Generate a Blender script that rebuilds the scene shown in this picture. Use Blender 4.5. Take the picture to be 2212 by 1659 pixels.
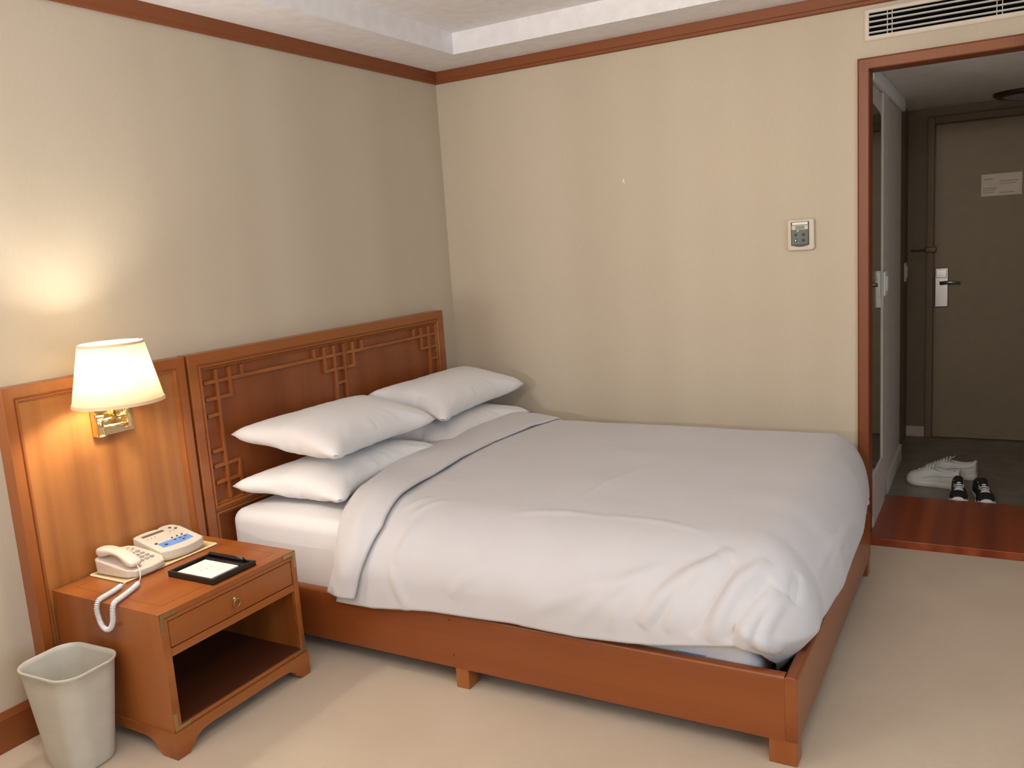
import bpy, bmesh, math, random
import numpy as np
from mathutils import Vector, Matrix

for o in list(bpy.data.objects): bpy.data.objects.remove(o, do_unlink=True)
SC = bpy.context.scene
COL = SC.collection
PI = math.pi
random.seed(4)

# ------------------------------------------------------------------ camera
CX, CY, CZ = 2.7009, -4.0424, 1.4714
YAW, PITCH, ROLL, FPX = 2.0974, -0.1640, -0.0686, 1839.1
d = Vector((math.cos(PITCH)*math.cos(YAW), math.cos(PITCH)*math.sin(YAW), math.sin(PITCH)))
r = d.cross(Vector((0, 0, 1))).normalized()
u = r.cross(d)
cr, sr = math.cos(ROLL), math.sin(ROLL)
right = cr*r + sr*u
up = -sr*r + cr*u
back = -d
cam_data = bpy.data.cameras.new('camera')
cam = bpy.data.objects.new('camera', cam_data)
COL.objects.link(cam)
cam.matrix_world = Matrix(((right.x, up.x, back.x, CX), (right.y, up.y, back.y, CY), (right.z, up.z, back.z, CZ), (0, 0, 0, 1)))
cam_data.sensor_width = 36.0
cam_data.lens = FPX/2212*36.0
cam_data.clip_start = 0.02
SC.camera = cam

# ------------------------------------------------------------------ world, lights, exposure
w = bpy.data.worlds.new('world'); SC.world = w; w.use_nodes = True
w.node_tree.nodes['Background'].inputs[0].default_value = (0.62, 0.72, 0.9, 1)
w.node_tree.nodes['Background'].inputs[1].default_value = 1.2
SC.view_settings.view_transform = 'Standard'
SC.view_settings.look = 'None'
SC.view_settings.gamma = 1
SC.view_settings.use_curve_mapping = False
SC.view_settings.exposure = 0.02

def area(name, loc, target, sx, sy, power, color, spread=PI):
    l = bpy.data.lights.new(name, 'AREA'); l.shape = 'RECTANGLE'; l.size = sx; l.size_y = sy
    l.energy = power; l.color = color; l.spread = spread
    o = bpy.data.objects.new(name, l); COL.objects.link(o); o.location = loc
    o.rotation_euler = (Vector(target)-Vector(loc)).to_track_quat('-Z', 'Y').to_euler()
    return o
# daylight through the window in the wall opposite the headboard
area('window_daylight', (5.27, -3.9, 1.5), (0.0, -2.4, 0.9), 2.2, 1.4, 46, (0.60, 0.79, 1.0))
# bedroom ceiling lamp, then three added fill lights out of view
area('bedroom_ceiling_lamp', (2.6, -3.9, 2.49), (2.6, -3.8, 0), 0.9, 0.9, 22, (1.0, 0.91, 0.80))
area('back_wall_fill', (1.9, -5.6, 2.40), (1.75, 0.0, 1.80), 0.30, 0.30, 5.2, (1.0, 0.88, 0.72), math.radians(48))  # added narrow fill that brightens the back wall and spares the bed
area('left_fill_uplight', (0.40, -4.3, 1.30), (0.75, -3.6, 2.6), 0.2, 0.2, 46, (0.95, 0.94, 1.0))  # added upward fill for the left wall and soffit, no lamp known here
area('ceiling_fill_uplight', (2.2, -5.2, 1.6), (2.3, -4.6, 2.6), 0.3, 0.3, 22, (1.0, 0.92, 0.85))  # added upward fill to brighten the ceiling

# ------------------------------------------------------------------ materials
def newmat(name):
    m = bpy.data.materials.new(name); m.use_nodes = True
    nt = m.node_tree; b = nt.nodes['Principled BSDF']
    return m, nt, b
def setin(b, **k):
    for n, v in k.items():
        n = n.replace('_', ' ')
        if n in b.inputs: b.inputs[n].default_value = v
def bump(nt, b, height, strength, dist):
    bn = nt.nodes.new('ShaderNodeBump'); bn.inputs['Strength'].default_value = strength; bn.inputs['Distance'].default_value = dist
    nt.links.new(height, bn.inputs['Height']); nt.links.new(bn.outputs[0], b.inputs['Normal'])
def noise(nt, scale, detail=3, vec=None, rough=.5):
    n = nt.nodes.new('ShaderNodeTexNoise'); n.inputs['Scale'].default_value = scale; n.inputs['Detail'].default_value = detail
    n.inputs['Roughness'].default_value = rough
    if vec is not None: nt.links.new(vec, n.inputs['Vector'])
    return n
def mapped(nt, scale, rot=(0, 0, 0)):
    tc = nt.nodes.new('ShaderNodeTexCoord'); mp = nt.nodes.new('ShaderNodeMapping')
    mp.inputs['Scale'].default_value = scale; mp.inputs['Rotation'].default_value = rot
    nt.links.new(tc.outputs['Object'], mp.inputs[0]); return mp.outputs[0]
def mixcol(nt, fac, c1, c2, lo=0.3, hi=0.7):
    rp = nt.nodes.new('ShaderNodeValToRGB')
    rp.color_ramp.elements[0].position = lo; rp.color_ramp.elements[0].color = (*c1, 1)
    rp.color_ramp.elements[1].position = hi; rp.color_ramp.elements[1].color = (*c2, 1)
    nt.links.new(fac, rp.inputs[0]); return rp.outputs[0]
def plain(name, col, rough=.5, metal=0, bmp=0, bscale=200, **k):
    m, nt, b = newmat(name)
    vec = mapped(nt, (1, 1, 1)); n = noise(nt, 18, 2, vec)
    nt.links.new(mixcol(nt, n.outputs[0], tuple(c*.96 for c in col), tuple(min(1, c*1.04) for c in col)), b.inputs['Base Color'])
    setin(b, Roughness=rough, Metallic=metal, **k)
    if bmp:
        n2 = noise(nt, bscale, 2, vec); bump(nt, b, n2.outputs[0], bmp, .001)
    return m
def wood(name, c1, c2, grain='z', rough=.32, band=9, coat=.12):
    m, nt, b = newmat(name)
    ax = {'x': 0, 'y': 1, 'z': 2}[grain]
    s1 = [band]*3; s1[ax] = .25
    s2 = [60]*3; s2[ax] = 1.6
    n1 = noise(nt, 1, 1, mapped(nt, s1)); n2 = noise(nt, 1, 4, mapped(nt, s2), .6)
    ad = nt.nodes.new('ShaderNodeMath'); ad.operation = 'MULTIPLY_ADD'; ad.inputs[1].default_value = .82
    nt.links.new(n1.outputs[0], ad.inputs[0])
    mu = nt.nodes.new('ShaderNodeMath'); mu.operation = 'MULTIPLY'; mu.inputs[1].default_value = .18
    nt.links.new(n2.outputs[0], mu.inputs[0]); nt.links.new(mu.outputs[0], ad.inputs[2])
    nt.links.new(mixcol(nt, ad.outputs[0], c1, c2, .36, .64), b.inputs['Base Color'])
    setin(b, Roughness=rough); b.inputs['Coat Weight'].default_value = coat; b.inputs['Coat Roughness'].default_value = .25
    bump(nt, b, n2.outputs[0], .08, .0006)
    return m

M = {}
CH1, CH2 = (0.27, 0.072, 0.014), (0.37, 0.118, 0.026)
M['wood_z'] = wood('cherry_upright', CH1, CH2, 'z')
M['wood_y'] = wood('cherry_across', CH1, CH2, 'y')
M['wood_x'] = wood('cherry_lengthwise', CH1, CH2, 'x')
M['panel'] = wood('cherry_veneer_panel', (0.30, 0.10, 0.022), (0.45, 0.178, 0.046), 'z', .34, 13)
M['hpanel'] = wood('headboard_veneer', (0.22, 0.054, 0.012), (0.29, 0.078, 0.018), 'z', .36, 13)
M['rail_x'] = wood('rail_wood_x', (0.21, 0.050, 0.011), (0.29, 0.080, 0.018), 'x', .30, 6)
M['rail_y'] = wood('rail_wood_y', (0.21, 0.050, 0.011), (0.29, 0.080, 0.018), 'y', .30, 6)
M['trim'] = wood('trim_wood', (0.19, 0.045, 0.009), (0.24, 0.065, 0.013), 'x', .48, 5, .03)
M['trim_y'] = wood('trim_wood_y', (0.19, 0.045, 0.009), (0.24, 0.065, 0.013), 'y', .48, 5, .03)
M['trim_z'] = wood('trim_wood_z', (0.19, 0.045, 0.009), (0.24, 0.065, 0.013), 'z', .48, 5, .03)
M['step'] = wood('step_wood', (0.22, 0.032, 0.009), (0.40, 0.085, 0.022), 'y', .30, 11, .25)
M['inside'] = wood('inside_wood', (0.07, 0.018, 0.006), (0.10, 0.027, 0.010), 'y', .5, 9, 0)  # cherry darkened to put the shelf opening's shade into the colour
M['dark'] = plain('dark_void', (.004, .0035, .003), 1.0)
M['dark'].node_tree.nodes['Principled BSDF'].inputs['Specular IOR Level'].default_value = 0
M['brass'] = plain('polished_brass', (.83, .66, .36), .12, 1)
M['oldbrass'] = plain('worn_brass', (.45, .33, .16), .38, 1)
M['chrome'] = plain('satin_chrome', (.42, .42, .44), .35, 1)
M['cream'] = plain('cream_plastic', (.74, .66, .54), .42)
M['white'] = plain('white_plastic', (.78, .77, .74), .4)
M['cord'] = plain('white_cord', (.80, .77, .78), .45)
M['grey'] = plain('grey_key', (.32, .29, .30), .5)
M['navy'] = plain('dark_button', (.055, .04, .06), .35)
M['red'] = plain('red_key', (.55, .06, .04), .5)
M['blue'] = plain('blue_panel', (.16, .33, .72), .5)
M['lcd'] = plain('lcd_grey', (.16, .14, .11), .3)
M['lcd2'] = plain('lcd_green_grey', (.19, .19, .13), .3)
M['black'] = plain('black_leatherette', (.013, .011, .010), .38, 0, .4, 350)
M['blackpl'] = plain('black_plastic', (.012, .012, .012), .25)
M['paper'] = plain('paper', (.86, .83, .78), .8)
M['print'] = plain('grey_print', (.55, .53, .50), .8)
M['bin'] = plain('bin_plastic', (.55, .52, .44), .55, 0, .15, 300)
M['shoe_white'] = plain('white_sneaker_leather', (.62, .61, .58), .6, 0, .4, 250)
M['shoe_black'] = plain('black_canvas', (.012, .011, .012), .8)
M['rubber'] = plain('white_rubber', (.78, .76, .70), .6)
M['lace'] = plain('white_lace', (.72, .70, .68), .9)
M['darkin'] = plain('shoe_inside', (.10, .10, .095), .9)
M['thermo_dark'] = plain('smoked_face', (.075, .08, .062), .3)
M['housing'] = plain('ivory_housing', (.60, .51, .39), .45)
M['door_paint'] = plain('door_paint', (.23, .18, .12), .55, 0, .1, 60)
M['entry_white'] = plain('entry_paint', (.64, .57, .49), .6)
M['entry_ceiling'] = plain('entry_ceiling_paint', (.80, .79, .76), .7)
M['entry_brown'] = plain('brown_frame_and_shade', (.20, .14, .09), .6)  # door frame brown; on the far left wall it stands in for shade
M['ceil'] = plain('ceiling_paint', (.86, .83, .82), .85)
M['brownmetal'] = plain('brown_metal', (.09, .045, .03), .4, .5)
M['vent'] = plain('vent_cream', (.66, .57, .46), .5)
M['slat'] = plain('slat_grey', (.55, .53, .48), .5)

def cloth(name, col, bs=.5):
    m, nt, b = newmat(name)
    vec = mapped(nt, (1, 1, 1)); n = noise(nt, 900, 1, vec); n2 = noise(nt, 6, 3, vec)
    nt.links.new(mixcol(nt, n2.outputs[0], tuple(c*.975 for c in col), col), b.inputs['Base Color'])
    setin(b, Roughness=.85); b.inputs['Sheen Weight'].default_value = .12
    bump(nt, b, n.outputs[0], .12, .0004)
    return m
M['linen'] = cloth('white_linen', (.63, .61, .615))
M['sheet'] = cloth('white_sheet', (.80, .78, .775))
M['pillow'] = cloth('white_pillowcase', (.82, .80, .785))

def wallpaper():
    m, nt, b = newmat('beige_wallpaper')
    v1 = mapped(nt, (1, 1, .05)); n1 = noise(nt, 420, 2, v1)
    v2 = mapped(nt, (1, 1, .02)); n2 = noise(nt, 2.6, 1, v2)
    n3 = noise(nt, 500, 2, mapped(nt, (1, 1, 1)))
    c = mixcol(nt, n2.outputs[0], (.55, .465, .345), (.595, .51, .385), .35, .65)
    mx = nt.nodes.new('ShaderNodeMix'); mx.data_type = 'RGBA'; mx.blend_type = 'MULTIPLY'; mx.inputs[0].default_value = .35
    nt.links.new(c, mx.inputs[6]); nt.links.new(mixcol(nt, n1.outputs[0], (.86, .85, .83), (1, 1, 1)), mx.inputs[7])
    nt.links.new(mx.outputs[2], b.inputs['Base Color'])
    setin(b, Roughness=.8)
    bump(nt, b, n3.outputs[0], .25, .0006)
    return m
M['wall'] = wallpaper()
def carpet():
    m, nt, b = newmat('beige_carpet')
    v = mapped(nt, (1, 1, 1)); n = noise(nt, 600, 3, v, .7); n2 = noise(nt, 2.2, 3, v)
    c = mixcol(nt, n2.outputs[0], (.66, .52, .37), (.73, .59, .43), .3, .7)
    mx = nt.nodes.new('ShaderNodeMix'); mx.data_type = 'RGBA'; mx.blend_type = 'MULTIPLY'; mx.inputs[0].default_value = .5
    nt.links.new(c, mx.inputs[6]); nt.links.new(mixcol(nt, n.outputs[0], (.72, .70, .66), (1, 1, 1), .35, .6), mx.inputs[7])
    nt.links.new(mx.outputs[2], b.inputs['Base Color'])
    setin(b, Roughness=.95); b.inputs['Sheen Weight'].default_value = .15
    bump(nt, b, n.outputs[0], .6, .003)
    return m
M['carpet'] = carpet()
def tile():
    m, nt, b = newmat('entry_tile')
    n = noise(nt, 9, 4, mapped(nt, (1, 1, 1)))
    nt.links.new(mixcol(nt, n.outputs[0], (.19, .165, .13), (.27, .24, .20)), b.inputs['Base Color'])
    setin(b, Roughness=.45); return m
M['tile'] = tile()
def weave():
    m, nt, b = newmat('straw_weave')
    t = nt.nodes.new('ShaderNodeTexChecker'); t.inputs['Scale'].default_value = 260
    t.inputs['Color1'].default_value = (.62, .42, .17, 1); t.inputs['Color2'].default_value = (.78, .60, .30, 1)
    nt.links.new(mapped(nt, (1, 1, 1)), t.inputs[0]); nt.links.new(t.outputs[0], b.inputs['Base Color'])
    setin(b, Roughness=.7); bump(nt, b, t.outputs[1], .5, .001); return m
M['weave'] = weave()
M['braid'] = plain('pale_straw_braid', (.80, .66, .42), .7, 0, .8, 250)
def mirror():
    m, nt, b = newmat('mirror_glass'); setin(b, Base_Color=(.62, .68, .60, 1), Metallic=1, Roughness=.04)
    n = noise(nt, 2, 1, mapped(nt, (1, 1, 1)))
    nt.links.new(mixcol(nt, n.outputs[0], (.55, .62, .53), (.60, .67, .58)), b.inputs['Base Color']); return m
M['mirror'] = mirror()
def shade():
    m, nt, b = newmat('lampshade_fabric')
    out = nt.nodes['Material Output']
    df = nt.nodes.new('ShaderNodeBsdfDiffuse'); tr = nt.nodes.new('ShaderNodeBsdfTranslucent'); mx = nt.nodes.new('ShaderNodeMixShader')
    n = noise(nt, 300, 2, mapped(nt, (1, 1, 1)))
    c = mixcol(nt, n.outputs[0], (.84, .77, .60), (.88, .81, .64))
    nt.links.new(c, df.inputs[0]); nt.links.new(c, tr.inputs[0]); mx.inputs[0].default_value = .36
    nt.links.new(df.outputs[0], mx.inputs[1]); nt.links.new(tr.outputs[0], mx.inputs[2]); nt.links.new(mx.outputs[0], out.inputs[0])
    return m
M['shade'] = shade()
M['shade_trim'] = plain('shade_binding', (.82, .56, .34), .7)
def glow(name, col, s):
    m, nt, b = newmat(name); setin(b, Base_Color=(*col, 1)); b.inputs['Emission Color'].default_value = (*col, 1)
    b.inputs['Emission Strength'].default_value = s; return m
M['led'] = glow('green_led', (.10, .85, .12), 1.3)
M['led2'] = glow('pale_green_led', (.45, .95, .5), 1.0)

# ------------------------------------------------------------------ mesh helpers
class MB:
    def __init__(s): s.v = []; s.f = []
    def add(s, vs, fs):
        o = len(s.v); s.v += [tuple(p) for p in vs]; s.f += [tuple(i+o for i in f) for f in fs]; return s
    def box(s, lo, hi):
        x0, y0, z0 = lo; x1, y1, z1 = hi
        return s.add([(x0,y0,z0),(x1,y0,z0),(x1,y1,z0),(x0,y1,z0),(x0,y0,z1),(x1,y0,z1),(x1,y1,z1),(x0,y1,z1)],
              [(0,3,2,1),(4,5,6,7),(0,1,5,4),(1,2,6,5),(2,3,7,6),(3,0,4,7)])
    def prism(s, pts, axis, a, b):
        """extrude a 2-D outline (in the two other axes, in order) along axis"""
        n = len(pts)
        def mk(p, t):
            if axis == 'x': return (t, p[0], p[1])
            if axis == 'y': return (p[0], t, p[1])
            return (p[0], p[1], t)
        vs = [mk(p, a) for p in pts]+[mk(p, b) for p in pts]
        fs = [tuple(range(n))[::-1], tuple(range(n, 2*n))]+[(i, (i+1) % n, n+(i+1) % n, n+i) for i in range(n)]
        return s.add(vs, fs)
    def loft(s, rings, cap0=True, cap1=True, closed=True):
        n = len(rings[0]); vs = [p for r_ in rings for p in r_]; fs = []
        for k in range(len(rings)-1):
            for i in range(n if closed else n-1):
                j = (i+1) % n; fs.append((k*n+i, k*n+j, (k+1)*n+j, (k+1)*n+i))
        if cap0: fs.append(tuple(range(n))[::-1])
        if cap1: fs.append(tuple((len(rings)-1)*n+i for i in range(n)))
        return s.add(vs, fs)
    def tube(s, path, rad, n=10):
        P = [Vector(p) for p in path]; rings = []
        up_ = Vector((0, 0, 1)); prev = None
        for i, p in enumerate(P):
            t = (P[min(i+1, len(P)-1)]-P[max(i-1, 0)]).normalized()
            if prev is None:
                a = t.cross(up_)
                if a.length < 1e-3: a = t.cross(Vector((1, 0, 0)))
                a.normalize()
            else:
                a = (prev-t*prev.dot(t)).normalized()
            prev = a; b = t.cross(a)
            rr = rad[i] if hasattr(rad, '__len__') else rad
            rings.append([p+a*(rr*math.cos(2*PI*k/n))+b*(rr*math.sin(2*PI*k/n)) for k in range(n)])
        return s.loft(rings)
    def lathe(s, prof, c=(0, 0, 0), n=32, axis='z', cap=True):
        rings = []
        for (rad, h) in prof:
            ring = []
            for k in range(n):
                a = 2*PI*k/n; x, y = rad*math.cos(a), rad*math.sin(a)
                if axis == 'z': q = (c[0]+x, c[1]+y, c[2]+h)
                elif axis == 'x': q = (c[0]+h, c[1]+x, c[2]+y)
                else: q = (c[0]+x, c[1]+h, c[2]+y)
                ring.append(q)
            rings.append(ring)
        return s.loft(rings, cap, cap)
    def grid(s, G, wrap=False):
        nu, nv = G.shape[:2]
        vs = [tuple(map(float, p)) for p in G.reshape(-1, 3)]
        fs = [(i*nv+j, i*nv+j+1, (i+1)*nv+j+1, (i+1)*nv+j) for i in range(nu-1) for j in range(nv-1)]
        return s.add(vs, fs)
    def build(s, name, mat, parent=None, bevel=0, seg=2, smooth=False, off=(0, 0, 0), weld=0, sub=0):
        me = bpy.data.meshes.new(name)
        me.from_pydata([(p[0]-off[0], p[1]-off[1], p[2]-off[2]) for p in s.v], [], s.f)
        bm = bmesh.new(); bm.from_mesh(me)
        if weld: bmesh.ops.remove_doubles(bm, verts=bm.verts, dist=weld)
        bmesh.ops.recalc_face_normals(bm, faces=bm.faces); bm.to_mesh(me); bm.free()
        me.materials.append(M[mat] if isinstance(mat, str) else mat)
        o = bpy.data.objects.new(name, me); COL.objects.link(o)
        if parent is not None: o.parent = parent
        if bevel:
            b = o.modifiers.new('bevel', 'BEVEL'); b.width = bevel; b.segments = seg; b.limit_method = 'ANGLE'; b.angle_limit = math.radians(35)
            b.harden_normals = False
        if sub:
            q = o.modifiers.new('subsurf', 'SUBSURF'); q.levels = sub; q.render_levels = sub
        if smooth or bevel:
            for p in me.polygons: p.use_smooth = True
            if not smooth or bevel:
                bm = bmesh.new(); bm.from_mesh(me)
                for e in bm.edges:
                    if len(e.link_faces) == 2 and e.calc_face_angle(0) > math.radians(38): e.smooth = False
                if not bevel: bm.to_mesh(me)
                bm.free()
            if bevel:
                wn = o.modifiers.new('weighted', 'WEIGHTED_NORMAL'); wn.keep_sharp = True
        return o
def tag(o, label=None, cat=None, group=None, kind=None):
    if label: o['label'] = label
    if cat: o['category'] = cat
    if group: o['group'] = group
    if kind: o['kind'] = kind
    return o
def thing(name, loc, label, cat, group=None, rz=0):
    o = bpy.data.objects.new(name, None); COL.objects.link(o); o.location = loc; o.rotation_euler = (0, 0, rz)
    o.empty_display_size = .05
    return tag(o, label, cat, group)
def struct(name, mb, mat, parent=None, **k):
    o = mb.build(name, mat, parent, **k)
    if parent is None: o['kind'] = 'structure'
    return o
def rrect(cx, cy, hx, hy, rad, n=6):
    pts = []
    for (sx, sy, a0) in ((1, 1, 0), (-1, 1, PI/2), (-1, -1, PI), (1, -1, 1.5*PI)):
        for k in range(n+1):
            a = a0+k*PI/2/n; pts.append((cx+sx*(hx-rad)+rad*math.cos(a), cy+sy*(hy-rad)+rad*math.sin(a)))
    return pts

# ------------------------------------------------------------------ room shell
RX, RY = 5.2, -6.2          # far extents of the bedroom
ZS, ZC = 2.409, 2.51        # soffit and tray ceiling
OX0, OX1, OZ = 2.20, 3.10, 2.089   # passage opening in the back wall
struct('floor', MB().box((0, RY, -.05), (RX, 0, 0)), 'carpet')
struct('wall_left', MB().box((-.1, RY, -.05), (0, 0, 2.6)), 'wall')
struct('wall_back', MB().box((-.1, 0, -.05), (OX0-.02, .10, 2.6)).box((OX1+.02, 0, -.05), (RX, .10, 2.6)).box((OX0-.02, 0, OZ+.02), (OX1+.02, .10, 2.6)), 'wall')
WY0, WY1, WZ0, WZ1 = -5.1, -2.7, .75, 2.25
struct('wall_right', MB().box((RX, RY, -.05), (RX+.1, WY0, 2.6)).box((RX, WY1, -.05), (RX+.1, .1, 2.6)).box((RX, WY0, -.05), (RX+.1, WY1, WZ0)).box((RX, WY0, WZ1), (RX+.1, WY1, 2.6)), 'wall')
struct('wall_front', MB().box((-.1, RY-.1, -.05), (RX+.1, RY, 2.6)), 'wall')
win = bpy.data.objects.new('window_1', None); COL.objects.link(win); win.location = (RX, (WY0+WY1)/2, WZ0); win['kind'] = 'structure'
off = tuple(win.location)
f = MB()
for (a, b) in ((WY0, WY0+.05), (WY1-.05, WY1), ((WY0+WY1)/2-.03, (WY0+WY1)/2+.03)): f.box((RX+.005, a, WZ0), (RX+.04, b, WZ1))
f.box((RX+.005, WY0, WZ0), (RX+.04, WY1, WZ0+.05)).box((RX+.005, WY0, WZ1-.05), (RX+.04, WY1, WZ1))
f.build('window_frame', 'white', win, off=off)
cb = MB()
sx0, sy1 = .322, -.302
cb.box((-.1, RY-.1, ZS), (sx0, .1, ZC+.05)).box((sx0, sy1, ZS), (RX+.1, .1, ZC+.05)).box((sx0, RY-.1, ZS), (RX+.1, RY+.3, ZC+.05)).box((RX-.3, RY+.3, ZS), (RX+.1, sy1, ZC+.05))
cb.box((sx0, RY+.3, ZC), (RX-.3, sy1, ZC+.05))
struct('ceiling', cb, 'ceil')
def crown(axis, a, b):
    pr = [(0, 2.346), (.010, 2.346), (.014, 2.350), (.014, 2.362), (.019, 2.366), (.019, 2.4085), (0, 2.4085)]
    m = MB()
    if axis == 'y': m.prism(pr, 'y', a, b)
    else: m.prism([(-p, q) for p, q in pr], 'x', a, b)
    return m
struct('trim_1', crown('y', RY, 0), 'trim_y')
struct('trim_2', crown('x', 0.0, RX), 'trim')
struct('baseboard_left', MB().prism([(0, 0), (.016, 0), (.016, .105), (.008, .125), (0, .125)], 'y', RY, -2.60), 'trim_y')
struct('baseboard_back', MB().prism([(0, 0), (-.014, 0), (-.014, .105), (-.007, .125), (0, .125)], 'x', .02, 2.15), 'trim')
struct('baseboard_back.001', MB().prism([(0, 0), (-.014, 0), (-.014, .105), (-.007, .125), (0, .125)], 'x', 3.15, RX), 'trim')
# casing of the passage, mitred, with deep jambs
def passage():
    m = MB()
    prof = [(-.047, .0), (-.047, -.016), (-.040, -.020), (-.004, -.020), (0, -.016), (0, .10)]   # (outward offset, y)
    rings = []
    for o_, y in prof:
        rings.append([(OX0+o_, y, 0), (OX0+o_, y, OZ-o_), (OX1-o_, y, OZ-o_), (OX1-o_, y, 0)])
    vs = [p for q in rings for p in q]; fs = []
    for k in range(len(rings)-1):
        for i in range(3): fs.append((k*4+i, k*4+i+1, (k+1)*4+i+1, (k+1)*4+i))
    m.add(vs, fs); return m
struct('trim_3', passage(), 'trim_z')
# wooden step of the passage
struct('trim_4', MB().box((OX0+.0015, -.045, 0), (OX1-.0015, .64, .036)), 'step', bevel=.003)

# ------------------------------------------------------------------ entry beyond the passage
EX0, EX1, EY, EZ = 2.183, 3.16, 2.16, 2.13
struct('floor.001', MB().box((EX0-.1, .10, -.05), (EX1+.1, EY+.1, 0)), 'tile')
struct('ceiling.001', MB().box((EX0-.1, .10, EZ), (EX1+.1, EY+.1, EZ+.1)), 'entry_ceiling')
struct('wall_entry_left', MB().box((EX0-.1, .10, 0), (EX0, 1.5, EZ)), 'entry_white')
struct('wall_entry_left.001', MB().box((EX0-.12, 1.5, 0), (EX0-.02, EY, EZ)), 'entry_brown')  # ambient darkness of this corner put into the brown colour
struct('wall_entry_right', MB().box((EX1, .10, 0), (EX1+.1, EY, EZ)), 'entry_white')
struct('wall_entry_back', MB().box((EX0-.12, EY, 0), (EX1+.1, EY+.1, EZ)), 'door_paint')
# box beam over the left wall
struct('trim_5', MB().box((EX0, .10, 2.06), (EX0+.022, 1.5, EZ)), 'entry_ceiling', bevel=.006)
# white casing beside the mirror and the skirting below it
struct('trim_6', MB().box((EX0, .545, 0), (EX0+.012, .78, 2.06)), 'entry_white', bevel=.003)
struct('baseboard_entry', MB().prism([(EX0, 0), (EX0+.022, 0), (EX0+.022, .08), (EX0+.012, .10), (EX0+.012, .26), (EX0, .27)], 'y', .101, .545).box((EX0, .78, 0), (EX0+.014, 1.5, .10)), 'entry_white', bevel=.002)
struct('baseboard_entry.001', MB().box((EX0-.02, EY-.014, 0), (2.275, EY, .07)), 'entry_white', bevel=.002)
# mirror with a rounded upper corner
mp = [(.103, .27), (.54, .27), (.54, 1.86)]
for k in range(1, 7):
    a = k*PI/2/6; mp.append((.54-.12*(1-math.cos(a)), 1.86+.10*math.sin(a)))
mp.append((.103, 1.98))
mir = MB().prism(mp, 'x', EX0, EX0+.006).build('entry_mirror', 'mirror')
tag(mir, 'tall dark mirror on the left wall of the unlit entry', 'mirror')
# entry door
dr = bpy.data.objects.new('door_1', None); COL.objects.link(dr); dr.location = (2.72, EY, 0); dr['kind'] = 'structure'
DO = (2.72, EY, 0)
MB().box((2.325, EY-.022, .006), (3.14, EY-.002, 2.02)).build('door_leaf', 'door_paint', dr, bevel=.003, off=DO)
fr = MB().box((2.278, EY-.035, 0), (2.318, EY, 2.07)).box((2.3181, EY-.035, 2.028), (3.155, EY, 2.07))
fr.build('door_frame', 'entry_brown', dr, bevel=.004, off=DO)
lk = MB().box((2.328, EY-.038, .872), (2.408, EY-.022, 1.125)).build('lock_plate', 'chrome', dr, bevel=.006, seg=3, off=DO)
lk['label'] = 'satin metal lock plate'
MB().box((2.336, EY-.044, 1.06), (2.398, EY-.037, 1.115)).build('card_reader', 'chrome', dr, bevel=.003, off=DO)
MB().tube([(2.37, EY-.036, 1.03), (2.37, EY-.08, 1.03)], .011).tube([(2.36, EY-.082, 1.03), (2.42, EY-.086, 1.035), (2.475, EY-.084, 1.03)], [.012, .010, .008]).build('lever_handle', 'chrome', dr, smooth=True, off=DO)
tag(MB().box((2.27, EY-.058, 1.228), (2.335, EY-.036, 1.262)).box((2.185, EY-.052, 1.238), (2.275, EY-.044, 1.247)).build('door_guard', 'brownmetal', bevel=.004),
    'brown metal swing bar guard fixed beside the entry door', 'door guard')
sg = thing('door_notice', (2.68, EY-.023, 1.60), 'pale notice plate on the upper part of the entry door', 'sign')
MB().box((2.580, EY-.027, 1.555), (2.80, EY-.0225, 1.69)).build('plate', 'entry_white', sg, off=(2.68, EY-.023, 1.60), bevel=.002)
pl = MB()
for i, (a, b_, c, dd) in enumerate(((2.592, 2.645, 1.655, 1.662), (2.592, 2.665, 1.60, 1.606), (2.592, 2.66, 1.588, 1.593), (2.592, 2.65, 1.576, 1.581), (2.68, 2.78, 1.64, 1.646), (2.68, 2.77, 1.625, 1.63), (2.68, 2.76, 1.57, 1.576))):
    pl.box((a, EY-.0278, c), (b_, EY-.0268, dd))
pl.build('printed_lines', 'grey', sg, off=(2.68, EY-.023, 1.60))
# switches in the entry
def switch(loc, label, hy, hz):
    t = thing('light_switch', loc, label, 'light switch', 'light switches on the entry wall')
    MB().prism(rrect(0, 0, hy, hz, .012), 'x', 0, .010).build('switch_plate', 'white', t, bevel=.003)
    MB().box((.010, -hy*.5, -hz*.6), (.016, hy*.5, hz*.6)).build('rocker', 'white', t, bevel=.002)
switch((EX0+.012, .60, 1.145), 'white light switch beside the dark mirror in the entry, nearer of two', .055, .062)
switch((EX0-.02, 1.99, 1.115), 'white light switch on the brown-shaded entry wall near the door guard, farther of two', .05, .06)
cl = thing('entry_ceiling_light', (2.80, 1.86, EZ), 'unlit round brown ceiling light over the entry', 'ceiling light')
MB().lathe([(.165, 0), (.165, -.012), (.15, -.026), (.135, -.026)], n=36).build('rim', 'brownmetal', cl, smooth=True)
MB().lathe([(.134, -.010), (.11, -.03), (.06, -.045), (.01, -.05)], n=36).build('diffuser', 'grey', cl, smooth=True)

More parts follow.
